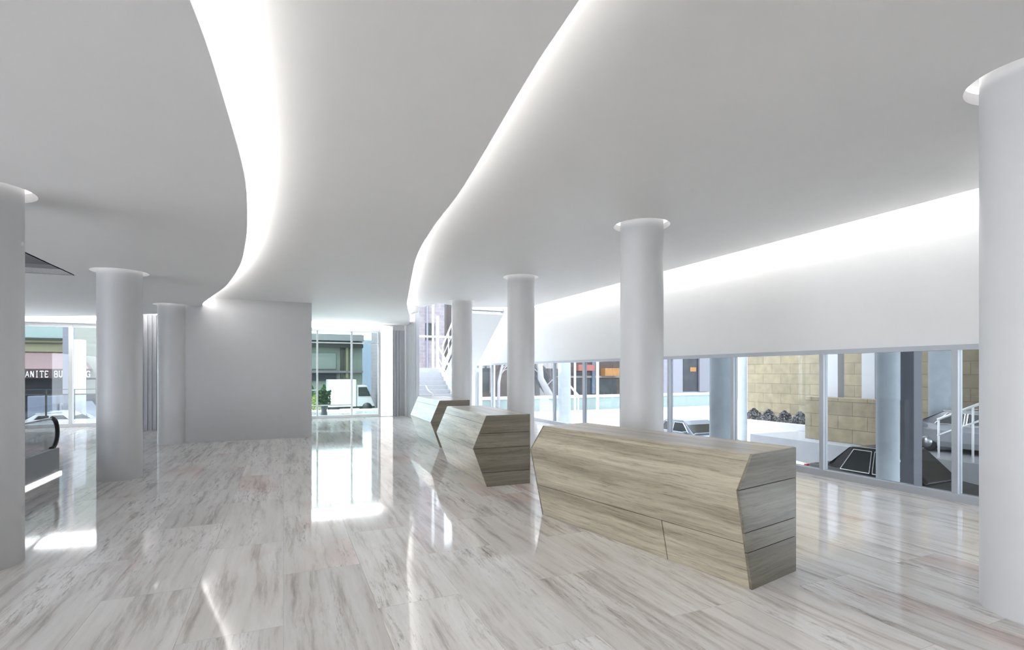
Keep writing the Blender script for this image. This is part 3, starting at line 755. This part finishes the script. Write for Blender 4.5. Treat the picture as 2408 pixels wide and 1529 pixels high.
tree('bare_tree', 'dark bare tree close behind the leaning pale trunk', 1292, 38, [(0, 0, 0), (.1, 0, 2), (-.1, 0, 4), (.2, 0, 7)], [.2, .17, .14, .06], GB, 16, seed=5)
tree('bare_tree', 'slim tree with a fork beside the left end of the window band', 1172, 33.2, [(0, 0, 0), (.03, 0, 2.2), (.3, 0, 3.4), (.9, 0, 5)], [.11, .1, .08, .05], WB, 6, seed=8)
for px, S, rr, lab in ((1160, 33.0, .13, 'thick white pole at the left end of the window band'), (1352, 33.4, .08, 'thin white pole right of the bluish concrete column'), (1405, 33.4, .11, 'white pole in front of the orange awning')):
    t = ray_s(px, S)
    o = MB().cyl(rr, 0, 9, 20).build('pole', WP, None, W(t, S, -1.2), TH); tag(o, lab, 'pole', 'white poles on the plaza')
r = thing('ramp_handrail', 'white handrail slanting down across the bluish concrete column', 'railing', ray_s(1320, 30), 30, -1.2)
ta_, tb_ = ray_s(1320, 30), ray_s(1360, 30)
z0_, z1_ = zz(885, ta_, 30)+1.2, zz(930, tb_, 30)+1.2
MB().tube([(0, 0, z0_), (tb_-ta_, 0, z1_)], .06).build('rail', WFRAME, r)
MB().tube([(0, 0, 0), (0, 0, z0_)], .045).build('post', WFRAME, r)
MB().tube([(tb_-ta_, 0, 0), (tb_-ta_, 0, z1_)], .045).build('post', WFRAME, r)

# building of pale brick behind the stairs
ta = ray_s(905, 36)
r = thing('pale_brick_building', 'pale lavender brick building seen through the glass behind the staircase', 'building', ta, 36, -1.2)
MB().box(0, ray_s(1045, 36)-ta, 0, 6, 0, 12).build('wall', BRICK, r)
bx_at(1000, 1022, 760, 800, .05, 'window', SHOPG, r, ta, 36); bx_at(1002, 1006, 700, 880, .12, 'downpipe', LAV, r, ta, 36)

# ------------------------------------------------------------------ outside left: the awning building across the street
SG = 34.0
tl, tr = ray_s(-60, SG), ray_s(330, SG)
r = thing('shop_building', 'street building with a dusty pink shop awning and dark shopfront', 'building', tl, SG, -1.2)
OLIVE = mat('olive_band', (.15, .145, .085), .8); AQG = mat('aqua_glass', (.19, .25, .24), .4); CREAM = mat('cream_stone', (.27, .275, .24), .8, var=.1); SHOPD = mat('dark_shopfront', (.022, .025, .03), .5, spec=.2, var=.4)
PINK = mat('pink_awning', (.17, .115, .115), .85, var=.08); VAL = mat('valance', (.045, .028, .03), .85); LINE = mat('dark_line', (.03, .03, .025), .8)
wd = tr-tl
def bl(px0, px1, py0, py1, d, name, m, dd=.02): return bx_at(px0, px1, py0, py1, d, name, m, r, tl, SG)
MB().box(0, wd, 0, 6, 0, 11).build('wall', CREAM, r)
bl(-60, 152, 745, 792, .10, 'upper_window', AQG); bl(-60, 150, 792, 797, .3, 'cornice', LINE); bl(-60, 150, 797, 803, .22, 'cornice', OLIVE); bl(-60, 150, 803, 805, .3, 'cornice', LINE)
bl(-60, 150, 805, 826, .18, 'fascia_band', OLIVE)
bl(-60, 228, 890, 992, .06, 'shopfront', SHOPD); bl(205, 226, 893, 926, .09, 'shop_poster', CREAM)
za = lambda py: zz(py, ray_s(135, SG), SG)+1.2
a0 = ray_s(-60, SG)-tl; a1 = ray_s(212, SG)-tl; a2 = ray_s(229, SG)-tl
m = MB(); m.hexa([(a0, -1.3, za(870)), (a2, -1.3, za(868)), (a1+.1, 0, za(868)), (a0, 0, za(870))], [(a0, -1.25, za(868)), (a2-.05, -1.25, za(866)), (a1-.5, 0, za(826)), (a0, 0, za(826))])
aw = m.build('awning', PINK, r)
m = MB().box(a0, a2, -1.32, -1.28, za(889), za(868)); m.build('valance', VAL, aw)
# GRANITE BUILDING in serif capitals on the valance
LET = {'G': [((.95,.8),(.75,1),(.3,1),(.05,.75),(.05,.25),(.3,0),(.75,0),(.95,.2),(.95,.45),(.6,.45))], 'R': [((.15,0),(.15,1),(.7,1),(.9,.85),(.9,.65),(.7,.5),(.15,.5)), ((.5,.5),(.95,0))],
 'A': [((.05,0),(.5,1),(.95,0)), ((.25,.35),(.75,.35))], 'N': [((.12,0),(.12,1),(.88,0),(.88,1))], 'I': [((.5,0),(.5,1)), ((.3,0),(.7,0)), ((.3,1),(.7,1))],
 'T': [((.5,0),(.5,1)), ((.05,.85),(.05,1),(.95,1),(.95,.85)), ((.3,0),(.7,0))], 'E': [((.9,.15),(.9,0),(.15,0),(.15,1),(.9,1),(.9,.85)), ((.15,.5),(.7,.5))],
 'B': [((.15,0),(.15,1),(.7,1),(.85,.87),(.85,.65),(.7,.52),(.15,.52)), ((.7,.52),(.92,.38),(.92,.15),(.75,0),(.15,0))], 'U': [((.12,1),(.12,.25),(.35,0),(.65,0),(.88,.25),(.88,1)), ((0,1),(.25,1)), ((.75,1),(1,1))],
 'L': [((.15,1),(.15,0),(.9,0),(.9,.2)), ((0,1),(.3,1))], 'D': [((.15,0),(.15,1),(.6,1),(.92,.7),(.92,.3),(.6,0),(.15,0))]}
x_end = ray_s(213, SG)-tl; x_start = ray_s(38, SG)-tl
# the awning front stands 1.3 m nearer, so the lettering is fitted there
x_end = ray_s(213, SG-1.33)-tl; x_start = ray_s(36, SG-1.33)-tl
word = 'GRANITE BUILDING'; pitch = (x_end-x_start)/len(word); zb_, zt_ = zz(887, ray_s(135, SG-1.3), SG-1.3)+1.2, zz(873, ray_s(135, SG-1.3), SG-1.3)+1.2
m = MB()
for i, ch in enumerate(word):
    for st in LET.get(ch, []):
        for p, q in zip(st, st[1:]):
            A = Vector((x_start+(i+.08+.78*p[0])*pitch, -1.335, zb_+(zt_-zb_)*p[1])); B = Vector((x_start+(i+.08+.78*q[0])*pitch, -1.335, zb_+(zt_-zb_)*q[1]))
            m.bar(A, B, .02, .045)
m.build('lettering', mat('sign_white', (.60, .60, .60), .6), aw)
SQ = 27.0
for a, b, lab, mm in ((174, 193, 'white square pillar outside, right of the white window mullion', WP), (147, 165, 'tall lavender square pillar outside, left of the white window mullion', LAV)):
    o = boxthing('street_pillar', lab, 'pillar', ray_s(a, SQ), ray_s(b, SQ), SQ, SQ+.5, -1.2, 3.05 if a > 170 else 6, mm, 'street pillars outside the front windows')
# street barrier with dark rails
SR = 23.5
ta, tb = ray_s(40, SR), ray_s(240, SR)
r = thing('street_barrier', 'glass street barrier with two thin dark rails beyond the left windows', 'railing', ta, SR, -1.2)
zr = zz(928, ray_s(140, SR), SR)+1.2; zr2 = zz(916, ray_s(140, SR), SR)+1.2
MB().box(0, tb-ta, -.03, .03, zr-.02, zr+.02).build('rail', LINE, r); MB().box(0, tb-ta, -.02, .02, zr2-.012, zr2+.012).build('rail', LINE, r)
MB().box(0, tb-ta, -.008, .008, .1, zr-.02).build('glass_panel', GLASSB, r)
for u in (0, .33, .66, 1): MB().box(u*(tb-ta)-.02, u*(tb-ta)+.02, -.03, .03, 0, zr2).build('post', LINE, r)
car('parked_car', 'white car with an orange side stripe on the street at the left', ray_s(152, 26.0), 26.0, -1.19, PI/2, WPAINT, mat('orange_stripe', (.36, .12, .06), .4), L=3.1, H=1.35)
# blue grey van
def van(name, label, t, s, z, wbox, h, m, cab_m):
    root = thing(name, label, 'van', t, s, z)
    MB().box(0, wbox, 0, 2.0, .45, h).build('cargo_box', m, root, bevel=.03)
    MB().hexa([(wbox+.03, .05, .45), (wbox+1.3, .05, .45), (wbox+1.3, 1.95, .45), (wbox+.03, 1.95, .45)], [(wbox+.03, .1, h*.82), (wbox+.75, .1, h*.82), (wbox+.75, 1.9, h*.82), (wbox+.03, 1.9, h*.82)]).build('cab', cab_m, root, bevel=.05)
    MB().poly([(wbox+.15, .02, h*.5), (wbox+1.0, .02, h*.5), (wbox+.72, .045, h*.77), (wbox+.15, .045, h*.77)]).build('side_window', CARGLASS, root)
    MB().box(-.02, wbox+1.3, .1, 1.9, .32, .44).build('chassis', LINE, root)
    for x in (wbox*.22, wbox+.75):
        for y in (.12, 1.88):
            wq = MB(); wq.lathe([(.0001, -.1), (.34, -.1), (.36, 0), (.34, .1), (.0001, .1)], 24)
            wq.bm.transform(Matrix.Translation((x, y, .36)) @ Matrix.Rotation(PI/2, 4, 'X')); wq.build('wheel', BLACK, root)
    return root
t0 = ray_s(64, 29.0); t1 = ray_s(134, 29.0)
van('parked_van', 'blue-grey van parked under the awning at the left', t0, 29.0, -1.19, t1-t0, zz(932, ray_s(100, 29), 29)+1.2, BLUEP, BLUEP)

# ------------------------------------------------------------------ outside the entrance
SX = 46.0
ta, tb = ray_s(690, SX), ray_s(852, SX)
r = thing('office_building', 'grey-green office building with dark bands opposite the entrance', 'building', ta, SX, -1.2)
OFF = mat('grey_green_wall', (.15, .17, .145), .8, var=.1)
zt_ = zz(786, ray_s(790, SX), SX)+1.2
MB().box(0, tb-ta, 0, 8, 0, zt_).build('wall', OFF, r)
bo = lambda a, b, c, d, dep, nm, m: bx_at(a, b, c, d, dep, nm, m, r, ta, SX)
bo(690, 852, 786, 800, 1.0, 'roof_slab', mat('grey_slab', (.17, .17, .175), .8)); bo(690, 852, 808, 816, .6, 'dark_band', LINE); bo(690, 852, 872, 877, .5, 'dark_band', mat('mauve_band', (.12, .105, .12), .8))
bo(800, 806, 818, 890, .4, 'pillar', LINE); bo(812, 818, 818, 890, .4, 'pillar', OLIVE); bo(700, 790, 880, 896, .2, 'window_band', SHOPD); bo(700, 790, 830, 868, .1, 'window_band', mat('dull_glass', (.14, .165, .15), .5))
ta2 = ray_s(840, 60); tb2 = ray_s(930, 60)
o = boxthing('glass_tower', 'bluish glass building at the right of the entrance view', 'building', ta2, tb2, 60, 68, -1.2, zz(800, ray_s(870, 60), 60), mat('blue_cladding', (.17, .20, .26), .5, var=.15))
for px, lab in ((732, 'green bush at the left edge of the entrance view'), (762, 'green bush between the potted plant and the white truck'), (880, 'green bush right of the white truck')):
    shrub('hedge', lab, ray_s(px, 43), 43, -1.2, .46, .7, 1.9 if px < 800 else 1.3, 700, LEAF, group='green bushes opposite the entrance', seed=px)
shrub('lime_shrub', 'lime green shrub low at the left of the entrance view, left of the potted plant', ray_s(741, 33), 33, -1.2, .55, .6, 1.5, 500, LIME, seed=40)
t0 = ray_s(772, 38); t1 = ray_s(838, 38)
van('white_truck', 'white box truck parked on the street opposite the entrance', t0, 38, -1.2, t1-t0, zz(893, ray_s(800, 38), 38)+1.2, WPAINT, mat('cab_paint', (.36, .35, .36), .4))
# potted plant on the terrace
tp = ray_s(762, 21.2)
r = thing('potted_plant', 'small dark leafy plant in a tall grey pot outside the entrance', 'plant', tp, 21.2, -.02)
m = MB(); m.lathe([(.0001, 0), (.14, 0), (.12, .05), (.10, .25), (.17, .50), (.15, .50), (.12, .42), (.0001, .42)], 28); m.build('pot', mat('grey_pot', (.16, .17, .18), .6), r)
rnd = random.Random(3); m = MB()
for i in range(260):
    a = rnd.random()*2*PI; u = rnd.random(); zq = .45+.55*rnd.random(); k = .25*math.sqrt(u)
    c = Vector((k*math.cos(a), k*math.sin(a), zq)); d1 = Vector((rnd.uniform(-1, 1), rnd.uniform(-1, 1), rnd.uniform(-.2, 1))).normalized()*.07; d2 = d1.cross(Vector((0, 1, .3))).normalized()*.03
    m.poly([c-d1, c+d2, c+d1, c-d2])
m.build('foliage', mat('dark_leaf', (.06, .12, .05), .7, var=.4), r)
MB().tube([(0, 0, .40), (.02, 0, .62), (-.02, .01, .85)], [.02, .016, .01], 6).build('stem', mat('bark', (.12, .09, .07), .9), r)
